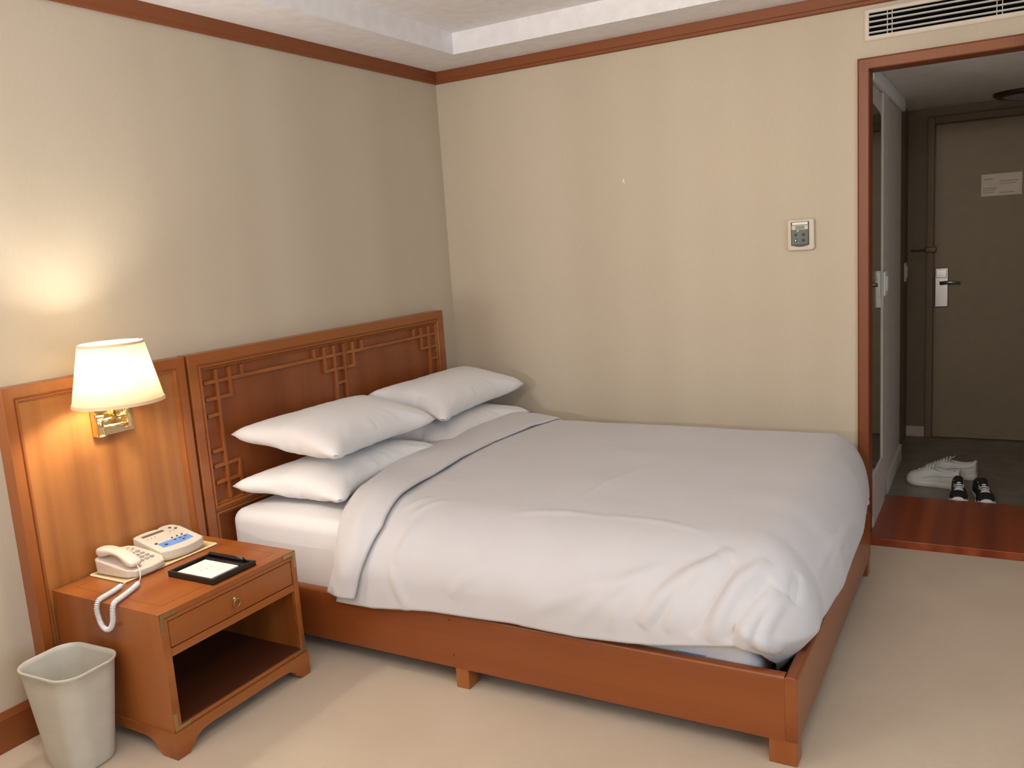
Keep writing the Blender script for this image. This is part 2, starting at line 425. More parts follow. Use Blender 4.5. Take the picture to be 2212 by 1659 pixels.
# ------------------------------------------------------------------ wall fittings on the back wall
vo = (2.6, 0, 2.205)
vt = thing('air_vent', vo, 'long cream air vent grille above the passage opening', 'vent')
VX0, VX1, VZ0, VZ1 = 2.178, 3.12, 2.203, 2.332
fr = MB()
for (o0, y0_, o1, y1_) in ((0, 0, 0, -.006), (0, -.006, .006, -.010), (.006, -.010, .019, -.010), (.019, -.010, .021, .02)):
    def rc(o_, y): return [(VX0+o_, y, VZ0+o_), (VX1-o_, y, VZ0+o_), (VX1-o_, y, VZ1-o_), (VX0+o_, y, VZ1-o_)]
    fr.loft([rc(o0, y0_), rc(o1, y1_)], False, False)
fr.build('vent_frame', 'vent', vt, off=vo, weld=1e-5)
MB().box((VX0+.02, -.0015, VZ0+.02), (VX1-.02, -.0005, VZ1-.02)).build('backing', 'dark', vt, off=vo)
for k in range(4):
    z = VZ0+.021+.0115+k*.0215
    MB().prism([(-.0095, z-.0022), (-.003, z-.004), (-.003, z+.001), (-.0095, z+.0028)], 'x', VX0+.02, VX1-.02).build('slat', 'slat', vt, off=vo)
for x in (2.268, 2.286, 2.663, 2.682, 3.0, 3.02):
    MB().box((x-.0015, -.006, VZ0+.02), (x+.0015, -.0025, VZ1-.02)).build('wire', 'slat', vt, off=vo)

to = (1.914, 0, 1.42)
tm = thing('thermostat', to, 'ivory room thermostat with smoked face and green lights on the back wall', 'thermostat')
def XZ(mb, x0, x1, z0, z1, ya, yb): return mb.box((x0, ya, z0), (x1, yb, z1))
MB().prism(rrect(1.914, 1.419, .059, .070, .014), 'y', -.022, 0).build('housing', 'housing', tm, bevel=.006, seg=3, off=to)
arc = [(1.951, 1.373), (1.951, 1.4765), (1.873, 1.4765), (1.873, 1.373)]
for k in range(1, 6): arc.append((1.873+.078*k/6, 1.373-.007*math.sin(PI*k/6)))
MB().prism(arc, 'y', -.0255, -.021).build('face_plate', 'blackpl', tm, off=to)
XZ(MB(), 1.879, 1.946, 1.4635, 1.4745, -.0275, -.025).build('label_strip', 'white', tm, off=to)
XZ(MB(), 1.877, 1.947, 1.442, 1.461, -.0270, -.025).build('display_surround', 'housing', tm, off=to)
XZ(MB(), 1.893, 1.932, 1.4445, 1.4585, -.0278, -.0265).build('display', 'lcd2', tm, off=to)
XZ(MB(), 1.877, 1.947, 1.376, 1.441, -.0270, -.025).build('lower_cover', 'thermo_dark', tm, off=to, bevel=.002)
for (x, z) in ((1.894, 1.420), (1.927, 1.420), (1.894, 1.395), (1.927, 1.395)):
    MB().lathe([(.006, 0), (.006, -.0022), (.004, -.003)], (x, -.0268, z), 16, 'y').build('button', 'blackpl', tm, off=to, smooth=True)
MB().lathe([(.003, 0), (.0025, -.002), (.001, -.0026)], (1.9035, -.0268, 1.437), 12, 'y').build('indicator_light', 'led', tm, off=to, smooth=True)
MB().lathe([(.003, 0), (.0025, -.002), (.001, -.0026)], (1.894, -.0292, 1.395), 12, 'y').build('indicator_light', 'led2', tm, off=to, smooth=True)
nk = thing('wall_hook', (1.07, 0, 1.73), 'tiny white hook left on the bare back wall above the bed', 'hook')
MB().box((-.005, -.006, -.012), (.005, 0, .016)).build('base', 'white', nk, bevel=.002)
MB().tube([(0, -.006, -.004), (0, -.016, -.008), (0, -.018, 0)], .0022, 8).build('prong', 'white', nk, smooth=True)

# ------------------------------------------------------------------ headboard and side panel
T = .053
def frame_loft(mb, y0, y1, z0, z1, prof, sub=(0, 0)):
    """prof: (inset, x). sub = inset not applied at (bottom, top)"""
    rings = []
    for o_, x in prof:
        ob, ot = max(0, o_-sub[0]), max(0, o_-sub[1])
        rings.append([(x, y0+o_, z0+ob), (x, y1-o_, z0+ob), (x, y1-o_, z1-ot), (x, y0+o_, z1-ot)])
    mb.loft(rings, False, False); return mb
PF = [(0, .0), (0, T-.002), (.002, T), (.040, T), (.042, T-.005), (.046, T-.006), (.049, T-.001), (.054, T), (.058, T-.004), (.060, T-.011), (.064, T-.009), (.068, T-.012), (.070, .030), (.072, .028)]
HY0, HY1, HZ, HM = -1.899, -.188, 1.135, .513
ho = (0, (HY0+HY1)/2, 0)
hb = thing('headboard', ho, 'cherry wood headboard with lattice fretwork fixed to the wall behind the pillows', 'headboard')
frame_loft(MB(), HY0, HY1, HM, HZ, PF, (.041, 0)).build('upper_frame', 'wood_y', hb, off=ho, weld=1e-5)
frame_loft(MB(), HY0, HY1, 0.0, HM, PF, (0, .041)).build('lower_frame', 'wood_y', hb, off=ho, weld=1e-5)
MB().box((.005, HY0+.03, HM+.005), (.030, HY1-.03, HZ-.03)).build('lattice_backing', 'hpanel', hb, off=ho)
MB().box((.005, HY0+.03, 0.04), (.030, HY1-.03, HM-.005)).build('lower_panel', 'hpanel', hb, off=ho)
lt = MB(); BW = .0075; LX0, LX1 = .029, .045
yi0, yi1, zt, zb_ = HY0+.072, HY1-.072, HZ-.072, HM+.031
def vb(y, z0, z1): lt.box((LX0, y-BW, z0), (LX1, y+BW, z1))
def hbz(z, y0, y1): lt.box((LX0+.0004, y0, z-BW), (LX1-.0007, y1, z+BW))
ym = (yi0+yi1)/2; G = .0665; H1_ = 1.017
hbz(H1_, yi0, yi1)
for s in (1, -1):
    e = yi0 if s == 1 else yi1
    a = e+s*.062
    vb(a, zb_, zt)
    vb(a+s*G, .943, zt); vb(a+s*2*G, H1_, zt)
    def hs(z, k):
        p = sorted((e, a+s*(k*G))); hbz(z, p[0], p[1])
    hs(.951, 1); hs(.886, 0); hs(.745, 0); hs(.685, 1); hs(.619, 1)
    vb(a+s*G, zb_, .692)
for k in (-2.5, -1.5, -.5, .5, 1.5, 2.5):
    y = ym+k*G
    z0 = H1_ if abs(k) > 2 else (.943 if abs(k) > 1 else zb_)
    vb(y, z0, zt)
hbz(.951, ym-1.5*G, ym+1.5*G); hbz(.886, ym-.5*G, ym+.5*G); hbz(.745, ym-.5*G, ym+.5*G); hbz(.685, ym-1.5*G, ym+1.5*G); hbz(.619, ym-1.5*G, ym+1.5*G)
vb(ym-1.5*G, zb_, .692); vb(ym+1.5*G, zb_, .692)
lt.build('lattice', 'wood_z', hb, off=ho, bevel=.0015, seg=1)
SY0, SY1 = -2.596, -1.9115
so = (0, (SY0+SY1)/2, 0)
sp = thing('wall_panel', so, 'plain cherry wood wall panel with bevelled frame behind the nightstand and lamp', 'wall panel')
PF2 = [(0, 0), (0, T-.002), (.002, T), (.034, T), (.035, T-.005), (.039, T-.006), (.042, T-.002), (.046, T-.002), (.048, T-.007), (.052, T-.008), (.054, T-.016)]
frame_loft(MB(), SY0, SY1, 0, HZ, PF2).build('panel_frame', 'wood_z', sp, off=so, weld=1e-5)
MB().box((.004, SY0+.03, .03), (T-.014, SY1-.03, HZ-.03)).build('veneer', 'panel', sp, off=so)

# ------------------------------------------------------------------ bed frame
BX0, BX1, BY0, BY1 = T+.001, 2.25, -1.852, -.3645
ZB, ZR, RT = .0727, .265, .036
bo = (1.15, -1.1, 0)
bf = thing('bed_frame', bo, 'low cherry wood bed frame on short square legs', 'bed')
def rail_prof(c0, c1):
    r_ = .012; p = [(c0, ZB), (c1, ZB)]
    for k in range(5):
        a = k*PI/2/4; p.append((c1-r_+r_*math.cos(a), ZR-r_+r_*math.sin(a)))
    for k in range(5):
        a = PI/2+k*PI/2/4; p.append((c0+r_+r_*math.cos(a), ZR-r_+r_*math.sin(a)))
    return p
MB().prism(rail_prof(BY0, BY0+RT), 'x', BX0, BX1-RT+.001).build('side_rail', 'rail_x', bf, off=bo)
MB().prism(rail_prof(BY1-RT, BY1), 'x', BX0, BX1-RT+.001).build('side_rail', 'rail_x', bf, off=bo)
MB().prism(rail_prof(BX1-RT, BX1), 'y', BY0-.0008, BY1+.0008).build('foot_rail', 'rail_y', bf, off=bo, bevel=.004, seg=3)
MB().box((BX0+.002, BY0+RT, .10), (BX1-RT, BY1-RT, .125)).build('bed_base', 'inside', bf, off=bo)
for (x0, x1, y0, y1) in ((BX1-.080, BX1-.003, BY0+.002, BY0+.062), (BX1-.080, BX1-.003, BY1-.062, BY1-.002), (1.1285, 1.180, BY0+.003, BY0+.075), (1.1285, 1.180, BY1-.075, BY1-.003), (BX0+.01, BX0+.09, BY0+.002, BY0+.062), (BX0+.01, BX0+.09, BY1-.062, BY1-.002)):
    MB().box((x0, y0, 0), (x1, y1, ZB+.02)).build('leg', 'wood_z', bf, off=bo, bevel=.003)
for (x, z) in ((1.122, .243), (1.129, .118)):
    MB().lathe([(.0035, 0), (.0035, -.0008), (.002, -.0012)], (x, BY0, z), 12, 'y').build('screw_plug', 'inside', bf, off=bo)

# ------------------------------------------------------------------ mattress
def rounded_slab(x0, x1, y0, y1, z0, z1, rp, re, n=6):
    m = MB(); rings = []
    cx, cy, hx, hy = (x0+x1)/2, (y0+y1)/2, (x1-x0)/2, (y1-y0)/2
    lv = []
    for k in range(n+1):
        a = k*PI/2/n; lv.append((re*(1-math.sin(a)), z0+re*(1-math.cos(a))))
    for k in range(n+1):
        a = k*PI/2/n; lv.append((re*(1-math.cos(a)), z1-re+re*math.sin(a)))
    for ins, z in lv: rings.append([(p[0], p[1], z) for p in rrect(cx, cy, hx-ins, hy-ins, max(rp-ins, .01), 8)])
    for ins in (.10, .25, .45): rings.append([(p[0], p[1], z1+.004) for p in rrect(cx, cy, hx-ins, hy-ins, .05, 8)])
    return m.loft(rings)
mo = (1.08, -1.105, .126)
mt = thing('mattress', mo, 'thick mattress in a white fitted sheet showing beside the nightstand', 'mattress')
rounded_slab(.062, 2.13, -1.808, -.405, .126, .508, .055, .052).build('mattress_body', 'sheet', mt, off=mo, smooth=True)
MB().box((1.90, -1.8145, .235), (1.985, -1.8118, .262)).build('care_tag', 'blue', mt, off=mo)['label'] = 'small blue tag'

# ------------------------------------------------------------------ smooth value noise for cloth
_rng = np.random.RandomState(7)
_tab = _rng.rand(128, 128)
def vnoise(x, y, sd=0):
    x = x+sd*13.7; y = y+sd*7.3
    xi = np.floor(x).astype(int); yi = np.floor(y).astype(int); fx = x-xi; fy = y-yi
    fx = fx*fx*(3-2*fx); fy = fy*fy*(3-2*fy)
    g = lambda a, b: _tab[a % 128, b % 128]
    return (g(xi, yi)*(1-fx)*(1-fy)+g(xi+1, yi)*fx*(1-fy)+g(xi, yi+1)*(1-fx)*fy+g(xi+1, yi+1)*fx*fy)-.5

#DUVET_BEGIN
# ------------------------------------------------------------------ duvet
X0D, Y0D, Y1D, ZD = 2.08, -1.58, -.30, .562
def interp(x, pts):
    xs, ys = zip(*pts); return np.interp(x, xs, ys)
def quarter(rho, A, B, inward):
    LQ = (A+B)*.80
    ph = np.minimum(rho/LQ, 1)*PI/2
    ex = np.maximum(rho-LQ, 0)
    return A*np.sin(ph)-inward*ex, B*(1-np.cos(ph))+ex*.97
def drape(s, t):
    """flat cloth coordinates (s along the bed, t across) -> surface point on the bed"""
    s, t = np.broadcast_arrays(np.asarray(s, float), np.asarray(t, float))
    a = np.maximum(s-X0D, 0); b = np.maximum(Y0D-t, 0); c = np.maximum(t-Y1D, 0)
    p = 2.15
    rho = (a**p+b**p)**(1/p)+1e-9
    wa = a**2/(a**2+b**2+1e-12)
    tt = np.maximum(t, Y0D)
    Af = interp(tt, [(-1.6, .172), (-1.3, .194), (-.8, .185), (-.4, .155), (-.25, .137)])
    A = wa*Af+(1-wa)*.285; B = wa*.235+(1-wa)*.205
    inw = wa*(.35+.45*np.clip((-tt-1.35)/.25, 0, 1))+(1-wa)*(.03+.75*np.clip((s-2.08)/.12, 0, 1))
    out, down = quarter(rho, A, B, inw)
    x = np.minimum(s, X0D)+out*a/rho
    y = np.clip(t, Y0D, Y1D)-out*b/rho
    z = ZD-down
    oc, dc = quarter(c, .075, .10, 0)
    y = y+oc; z = z-dc*np.where(a > 0, .6, 1)
    # gentle crown and slope of the top
    z = z+.012*np.sin(np.clip((s-.3)/1.9, 0, 1)*PI)*np.clip((Y0D-t+1.3)/.6, 0, 1)*0
    return np.stack([x, y, z], -1)
def normals(G):
    du = np.gradient(G, axis=0); dv = np.gradient(G, axis=1)
    n = np.cross(du, dv); n /= np.linalg.norm(n, axis=-1, keepdims=True)+1e-12
    # make them face outwards (away from the inside of the bed)
    c = G-np.array([1.2, -1.0, .3]); sgn = np.sign((n*c).sum(-1, keepdims=True)); return n*sgn
#WRINKLES (s0,t0,s1,t1,width,height)
WR = [(1.825, -1.965, 2.005, -1.739, 0.019, 0.0149),
      (1.86, -1.97, 2.0, -1.7, 0.019, -0.0092),
      (1.901, -1.965, 2.03, -1.7, 0.019, 0.0161),
      (1.97, -1.97, 2.06, -1.74, 0.019, -0.0138),
      (2.029, -1.975, 2.135, -1.724, 0.019, 0.0184),
      (2.075, -1.97, 2.16, -1.77, 0.019, -0.0115),
      (2.113, -1.985, 2.185, -1.8, 0.019, 0.0184),
      (2.177, -1.96, 2.215, -1.8, 0.019, 0.0115),
      (2.239, -1.7, 2.245, -1.8, 0.019, -0.0138),
      (1.154, -1.985, 1.296, -1.862, 0.021, 0.007),
      (0.963, -2.06, 0.916, -1.9, 0.019, 0.0092),
      (1.281, -1.639, 1.587, -1.6, 0.014, 0.005),
      (1.587, -1.6, 1.95, -1.63, 0.014, 0.004),
      (0.954, -1.74, 0.927, -1.9, 0.019, 0.0092),
      (0.9, -1.72, 0.99, -1.6, 0.014, 0.006),
      (0.859, -1.703, 0.9, -1.6, 0.014, 0.006),
      (1.451, -1.6, 1.53, -0.95, 0.0168, 0.004),
      (2.26, -1.955, 2.1, -1.925, 0.019, 0.0161),
      (1.421, -2.03, 1.82, -1.82, 0.0252, 0.008),
      (1.6, -2.02, 1.86, -1.78, 0.0168, 0.007),
      (2.3, -1.55, 2.36, -1.1, 0.014, 0.006),
      (2.33, -1.4, 2.38, -0.8, 0.014, 0.005),
      (1.72, -2.0, 1.8, -1.85, 0.014, 0.006)]
def relief(S, Tt):
    h = .006*vnoise(S*3.1, Tt*3.3, 1)+.004*vnoise(S*7+Tt*2, Tt*7, 2)
    side = np.clip((Y0D-Tt)/.25, 0, 1); foot = np.clip((S-X0D)/.2, 0, 1)
    h = h+side*(.006*vnoise(S*5+Tt*3.5, Tt*2.0, 3)+.003*vnoise(S*15+Tt*9, Tt*3, 4))
    h = h+foot*(.005*vnoise(Tt*4, S*1.6, 5)+.0025*vnoise(Tt*13+S*4, S*2, 6))
    h = h+.0010*vnoise(S*24, Tt*24, 8)
    for (s0, t0, s1, t1, wd, hh) in WR:
        dx, dy = s1-s0, t1-t0; L2 = dx*dx+dy*dy
        k = ((S-s0)*dx+(Tt-t0)*dy)/L2; kc = np.clip(k, 0, 1)
        bow = .12*math.sqrt(L2)*np.sin(kc*PI)*(1 if hh > 0 else -1)
        dist = ((S-s0)*(-dy)+(Tt-t0)*dx)/math.sqrt(L2)-bow*.5
        endf = np.hypot(S-(s0+kc*dx), Tt-(t0+kc*dy))
        env = np.clip(np.sin(np.clip(k*.92+.04, 0, 1)*PI), 0, 1)**.6
        h = h+hh*env*np.exp(-(dist/wd)**2)
    return np.maximum(h, -.005)
def s_out(t): return interp(-t, [(.15, .435), (.45, .42), (.9, .425), (1.28, .487), (1.60, .585), (1.75, .645), (1.86, .672), (1.95, .668), (2.1, .60)])
def s_in(t): return interp(-t, [(.15, .80), (.45, .735), (.8, .705), (1.1, .72), (1.45, .765), (1.6, .79), (1.78, .83), (1.9, .805), (2.1, .735)])
def hem_t(s): return interp(s, [(.5, -2.09), (.81, -2.092), (.95, -2.072), (1.07, -2.06), (1.37, -2.05), (1.6, -2.052), (1.835, -2.035), (2.0, -2.005), (2.11, -1.985), (2.25, -2.02), (2.6, -2.0)])
def end_s(t): return interp(-t, [(.2, 2.47), (.8, 2.46), (1.2, 2.44), (1.6, 2.43), (1.8, 2.42), (2.1, 2.40)])
NS, NT = 300, 260
q = np.linspace(0, 1, NT)
def build_duvet():
    TF = -.10
    # main sheet
    sv = np.linspace(0, 1, NS)
    base_t = TF+(-2.0-TF)*q
    so_ = s_out(base_t); se_ = end_s(base_t)
    S = so_[None, :]+(se_-so_)[None, :]*sv[:, None]
    Tt = TF+(hem_t(S)-TF)*q[None, :]
    G = drape(S, Tt); N = normals(G); h = relief(S, Tt)
    edge = np.clip((S-so_[None, :])/.06, 0, 1)
    G = G+N*(h*edge)[..., None]
    # folded-back band: over the head end and back towards the foot
    nf, na = 34, 8
    bt = TF+(-2.055-TF)*q
    so2 = s_out(bt); si2 = s_in(bt)
    rows = []
    lift = .040+.010*vnoise(q*9, q*0+3, 2)
    for k in range(nf):                       # free edge -> fold
        f_ = k/(nf-1)
        ss = si2+(so2-si2)*f_
        P = drape(ss, bt)
        rows.append((P, ss, lift*(.72+.42*math.sin(PI*min(1, f_*1.0)))*(1 if k else .80)))
    FP = np.stack([r_[0] for r_ in rows]); FN = normals(drape(np.linspace(0, 1, nf)[:, None]*.3+.45, bt[None, :]))
    FS = np.stack([r_[1] for r_ in rows]); FH = np.stack([r_[2] for r_ in rows])
    wr = .007*vnoise(FS*9, bt[None, :]*5, 9)+.004*vnoise(FS*22+bt[None, :]*8, bt[None, :]*9, 10)
    sidew = np.clip((Y0D-bt)/.25, 0, 1)[None, :]
    wr = wr*(1+1.0*sidew)
    FG = FP+FN*(FH+wr)[..., None]
    # round fold
    A = []
    for k in range(1, na):
        a = k/na*PI
        base = drape(so2, bt)
        rr = (FH[-1]+wr[-1])/2
        A.append(base+FN[-1]*(rr*(1+math.cos(a)))[:, None]+np.array([-1., 0, 0])*(rr*math.sin(a)*.9)[:, None])
    ARC = np.stack(A)
    return G, np.concatenate([FG, ARC, drape(so2, bt)[None]+np.zeros((1, NT, 3)), drape(so2+.05, bt)[None]-FN[:1]*.004], 0)
#DUVET_END
GD, GF = build_duvet()
do = (1.3, -1.1, .5)
dv = thing('duvet', do, 'white duvet spread over the bed with its head end folded back', 'duvet')
def clothobj(name, G, mat, parent, off, th):
    o = MB().grid(G).build(name, mat, parent, off=off, smooth=True)
    s = o.modifiers.new('solid', 'SOLIDIFY'); s.thickness = th; s.offset = -1
    return o
db = clothobj('cover', GD, 'linen', dv, do, .012)
ff = clothobj('folded_edge', GF, 'linen', dv, do, .006)

# ------------------------------------------------------------------ pillows: a small cloth simulation of an inflated case
def sim_pillow(W_, D_, H_, seed, nu=54, nv=36):
    rng = np.random.RandomState(seed)
    uu = np.linspace(-W_/2, W_/2, nu); vv = np.linspace(-D_/2, D_/2, nv)
    X, Y = np.meshgrid(uu, vv, indexing='ij')
    P = np.zeros((2, nu, nv, 3)); P[..., 0] = X; P[..., 1] = Y
    hgt = (1-(2*X/W_)**4)*(1-(2*Y/D_)**4)
    P[0, ..., 2] = hgt*.03+rng.randn(nu, nv)*.0015*hgt; P[1, ..., 2] = -hgt*.03+rng.randn(nu, nv)*.0015*hgt
    V = np.zeros_like(P); lu = W_/(nu-1); lv = D_/(nv-1); ld = math.hypot(lu, lv)
    def con(A, B, L, k):
        d_ = B-A; l = np.linalg.norm(d_, axis=-1, keepdims=True)+1e-9
        c = d_*(k*.5*(l-L)/l); A += c; B -= c
    def weld():
        for sl in ((0, slice(None)), (nu-1, slice(None)), (slice(None), 0), (slice(None), nv-1)):
            m = (P[0][sl]+P[1][sl])/2; P[0][sl] = m; P[1][sl] = m
    dt = .02
    for it in range(150):
        n0 = np.cross(np.gradient(P[0], axis=0), np.gradient(P[0], axis=1))/(lu*lv)
        n1 = -np.cross(np.gradient(P[1], axis=0), np.gradient(P[1], axis=1))/(lu*lv)
        th = P[0, nu//2, nv//2, 2]-P[1, nu//2, nv//2, 2]
        pr = 60*max(0., 1-th/H_)+1.5
        V[0] += n0*pr*dt; V[1] += n1*pr*dt; V *= .86
        Q = P.copy(); P += V*dt
        for _ in range(7):
            for st in (0, 1):
                con(P[:, st:-1:2], P[:, st+1::2][:, :P[:, st:-1:2].shape[1]], lu, 1.)
                con(P[:, :, st:-1:2], P[:, :, st+1::2][:, :, :P[:, :, st:-1:2].shape[2]], lv, 1.)
                con(P[:, st:-1:2, :-1], P[:, st+1::2, 1:][:, :P[:, st:-1:2].shape[1]], ld, .12)
                con(P[:, st:-1:2, 1:], P[:, st+1::2, :-1][:, :P[:, st:-1:2].shape[1]], ld, .12)
            weld()
        V = (P-Q)/dt
    # light smoothing
    for _ in range(1):
        for k in (0, 1):
            I = P[k, 1:-1, 1:-1]; P[k, 1:-1, 1:-1] = .5*I+.125*(P[k, 2:, 1:-1]+P[k, :-2, 1:-1]+P[k, 1:-1, 2:]+P[k, 1:-1, :-2])
    P[0, ..., 2] = np.maximum(P[0, ..., 2], P[1, ..., 2])
    P[..., 2] *= H_/max(1e-6, (P[0, ..., 2].max()-P[1, ..., 2].min()))
    P[..., 0] *= W_/(P[..., 0].max()-P[..., 0].min()); P[..., 1] *= D_/(P[..., 1].max()-P[..., 1].min())
    return P
def bilerp(c, u_, v_):
    c = np.array(c)   # 4 corner points: (u0v0, u1v0, u1v1, u0v1)
    return ((1-u_)*(1-v_))[..., None]*c[0]+(u_*(1-v_))[..., None]*c[1]+(u_*v_)[..., None]*c[2]+((1-u_)*v_)[..., None]*c[3]
def pillow(name, label, P, corners, H_, flat=(0, 0), zsc=1, floor_z=None, sag=0):
    """corners: head-left, head-right, foot-right, foot-left tips (x,y,z); u runs across the bed, v from head to foot"""
    W_ = P[..., 0].max()-P[..., 0].min(); D_ = P[..., 1].max()-P[..., 1].min()
    u_ = P[..., 0]/W_+.5; v_ = P[..., 1]/D_+.5
    gi = np.arange(P.shape[1])[None, :, None]/(P.shape[1]-1); gj = np.arange(P.shape[2])[None, None, :]/(P.shape[2]-1)
    wc = np.exp(-((np.minimum(gi, 1-gi)*W_)**2+(np.minimum(gj, 1-gj)*D_)**2)/.075**2)   # tidy tips
    u_ = u_*(1-wc)+gi*wc; v_ = v_*(1-wc)+gj*wc
    mid = P[..., 2].mean(0, keepdims=True); bulge = np.abs(P[0, ..., 2]-P[1, ..., 2])/2
    tipb = .5*np.sqrt(np.minimum(gi, 1-gi)*W_*np.minimum(gj, 1-gj)*D_)[0]
    bulge = bulge*(1-wc[0])+tipb*wc[0]
    P = P.copy(); P[..., 2] = mid*(1-wc)+np.stack([bulge, -bulge])
    B = bilerp(corners, u_, v_)
    z = P[..., 2]/H_*2
    z = np.sign(z)*np.abs(z)**.80*H_/2*zsc
    ii = np.arange(P.shape[1])[None, :, None]/(P.shape[1]-1); jj = np.arange(P.shape[2])[None, None, :]/(P.shape[2]-1)
    ed = np.minimum(np.minimum(ii, 1-ii)*W_, np.minimum(jj, 1-jj)*D_)*np.ones(u_.shape)
    ang_side = np.where(P[..., 2] >= 0, 1., -1.)*0+np.array([1., -1.])[:, None, None]
    ang_ = np.arctan2((v_-.5)*D_, (u_-.5)*W_)
    win_ = np.clip(ed/.02, 0, 1)*np.exp(-(ed/.10)**2)
    z = z+ang_side*(win_*(.014*vnoise(ang_*9+20, ed*4, 11)+.010*vnoise(ang_*21+30, ed*6, 12))+.004*vnoise(u_*5, v_*4, 13)*np.clip(ed/.05, 0, 1))
    B[..., 2] += z
    bell = np.sin(np.clip(u_, 0, 1)*PI)*np.sin(np.clip(v_, 0, 1)*PI)
    B[..., 2] -= sag*bell
    if floor_z is not None:
        k = 60.
        fz = floor_z if not callable(floor_z) else floor_z(B[..., 0], B[..., 1])
        B[..., 2] = fz+np.log1p(np.exp(np.minimum((B[..., 2]-fz)*k, 30)))/k+np.maximum((B[..., 2]-fz)-30/k, 0)
    c = np.array(corners).mean(0); loc = (float(c[0]), float(c[1]), float(B[..., 2].min()))
    nu, nv = P.shape[1:3]
    m = MB(); m.grid(B[0]); m.grid(B[1])
    o = m.build(name, 'pillow', None, off=loc, smooth=True, weld=1e-5)
    o.location = loc
    return tag(o, label, 'pillow', 'white pillows stacked in pairs at the head of the bed')
PA = sim_pillow(.78, .52, .17, 1); PB = sim_pillow(.78, .52, .18, 5)
MTZ = .514
pillow('pillow', 'white pillow lying on the sheet nearest the nightstand, under another pillow', PA,
       [(.085, -1.79, .600), (.10, -1.01, .60), (.53, -.99, .585), (.60, -1.745, .575)], .17, zsc=.95, floor_z=MTZ, sag=0)
pillow('pillow', 'white pillow on top of the stack nearest the nightstand and lamp', PB,
       [(.090, -1.77, .805), (.10, -.98, .80), (.51, -.975, .715), (.60, -1.745, .745)], .18, zsc=.98, floor_z=lambda x, y: .655+.04*(.6-x))
pillow('pillow', 'white pillow lower in the far stack, mostly hidden, beside the back wall', PB,
       [(.085, -.95, .60), (.10, -.20, .60), (.55, -.17, .585), (.55, -.93, .575)], .17, zsc=.85, floor_z=MTZ)
pillow('pillow', 'white pillow on top of the far stack nearest the room corner', PA,
       [(.090, -.93, .80), (.12, -.14, .80), (.50, -.125, .725), (.52, -.93, .70)], .18, zsc=1.0, floor_z=lambda x, y: .645+.04*(.6-x))

# ------------------------------------------------------------------ nightstand
NX0, NX1, NY0, NY1, NZ = T+.002, .5725, -2.539, -1.9745, .4625
no = ((NX0+NX1)/2, (NY0+NY1)/2, 0)
ns = thing('nightstand', no, 'cherry wood nightstand with one drawer over an open shelf, beside the bed', 'nightstand')
b = MB()
b.box((NX0, NY0, .085), (NX1, NY0+.020, NZ-.0025)).box((NX0, NY1-.020, .085), (NX1, NY1, NZ-.0025)).box((NX0, NY0+.02, .085), (NX0+.012, NY1-.02, NZ-.0025))
b.build('carcass', 'wood_z', ns, off=no)
MB().box((NX0, NY0, NZ-.0025), (NX1, NY1, NZ)).box((NX0+.013, NY0+.021, NZ-.018), (NX1-.0005, NY1-.021, NZ-.0025)).build('top', 'wood_y', ns, off=no)
# inlaid border lines of the top
e = MB()
for (x0, x1, y0, y1) in ((NX0+.05, NX1-.05, NY0+.0495, NY0+.0505), (NX0+.05, NX1-.05, NY1-.0505, NY1-.0495), (NX0+.05, NX0+.051, NY0+.05, NY1-.05), (NX1-.051, NX1-.05, NY0+.05, NY1-.05)):
    e.box((x0, y0, NZ-.001), (x1, y1, NZ+.0002))
e.build('inlay_line', 'inside', ns, off=no)
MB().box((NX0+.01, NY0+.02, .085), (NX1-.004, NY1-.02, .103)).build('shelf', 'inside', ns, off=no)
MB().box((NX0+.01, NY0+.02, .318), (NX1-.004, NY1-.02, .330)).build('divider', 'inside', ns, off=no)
ff_ = MB()
ff_.box((NX1-.018, NY0+.0004, .086), (NX1+.001, NY0+.028, NZ-.019)).box((NX1-.018, NY1-.022, .086), (NX1+.001, NY1-.002, NZ-.019))
ff_.box((NX1-.018, NY0+.028, .432), (NX1+.001, NY1-.022, NZ-.019)).box((NX1-.018, NY0+.028, .320), (NX1+.001, NY1-.022, .345)).box((NX1-.018, NY0+.028, .086), (NX1+.001, NY1-.022, .100))
ff_.build('face_frame', 'wood_y', ns, off=no, bevel=.0015, seg=1)
dw = MB().box((NX1-.018, NY0+.031, .3475), (NX1-.001, NY1-.025, .4295)).build('drawer', 'wood_y', ns, off=no, bevel=.0025)
rc_ = (NX1, -2.255, .398)
MB().lathe([(.009, -.003), (.009, .001), (.005, .003), (.003, .006)], rc_, 16, 'x').build('escutcheon', 'oldbrass', dw, smooth=True, off=no)
rp = [(NX1+.007+.003*math.sin(a), rc_[1]+.0145*math.cos(a), rc_[2]-.0125+.0145*math.sin(a)) for a in [PI/2+2*PI*k/24 for k in range(25)]]
MB().tube(rp, .0022, 8).build('ring_pull', 'oldbrass', dw, smooth=True, off=no)
def bracket(y, z, sy, sz):
    m = MB(); L, W2 = .058, .013
    ys = sorted((y, y+sy*W2)); zs = sorted((z, z+sz*L)); m.box((NX1, ys[0], zs[0]), (NX1+.0022, ys[1], zs[1]))
    ys = sorted((y, y+sy*L)); zs = sorted((z, z+sz*W2)); m.box((NX1, ys[0], zs[0]), (NX1+.0020, ys[1], zs[1]))
    for (a, c) in ((L*.9, W2/2), (W2/2, L*.9)): m.lathe([(.002, 0), (.0015, .001)], (NX1+.002, y+sy*a, z+sz*c), 8, 'x')
    m.build('corner_bracket', 'oldbrass', ns, off=no)['label'] = 'worn brass corner bracket'
for (y, z, sy, sz) in ((NY0+.001, NZ-.002, 1, -1), (NY1-.001, NZ-.002, -1, -1), (NY0+.001, .087, 1, 1), (NY1-.001, .087, -1, 1)): bracket(y, z, sy, sz)
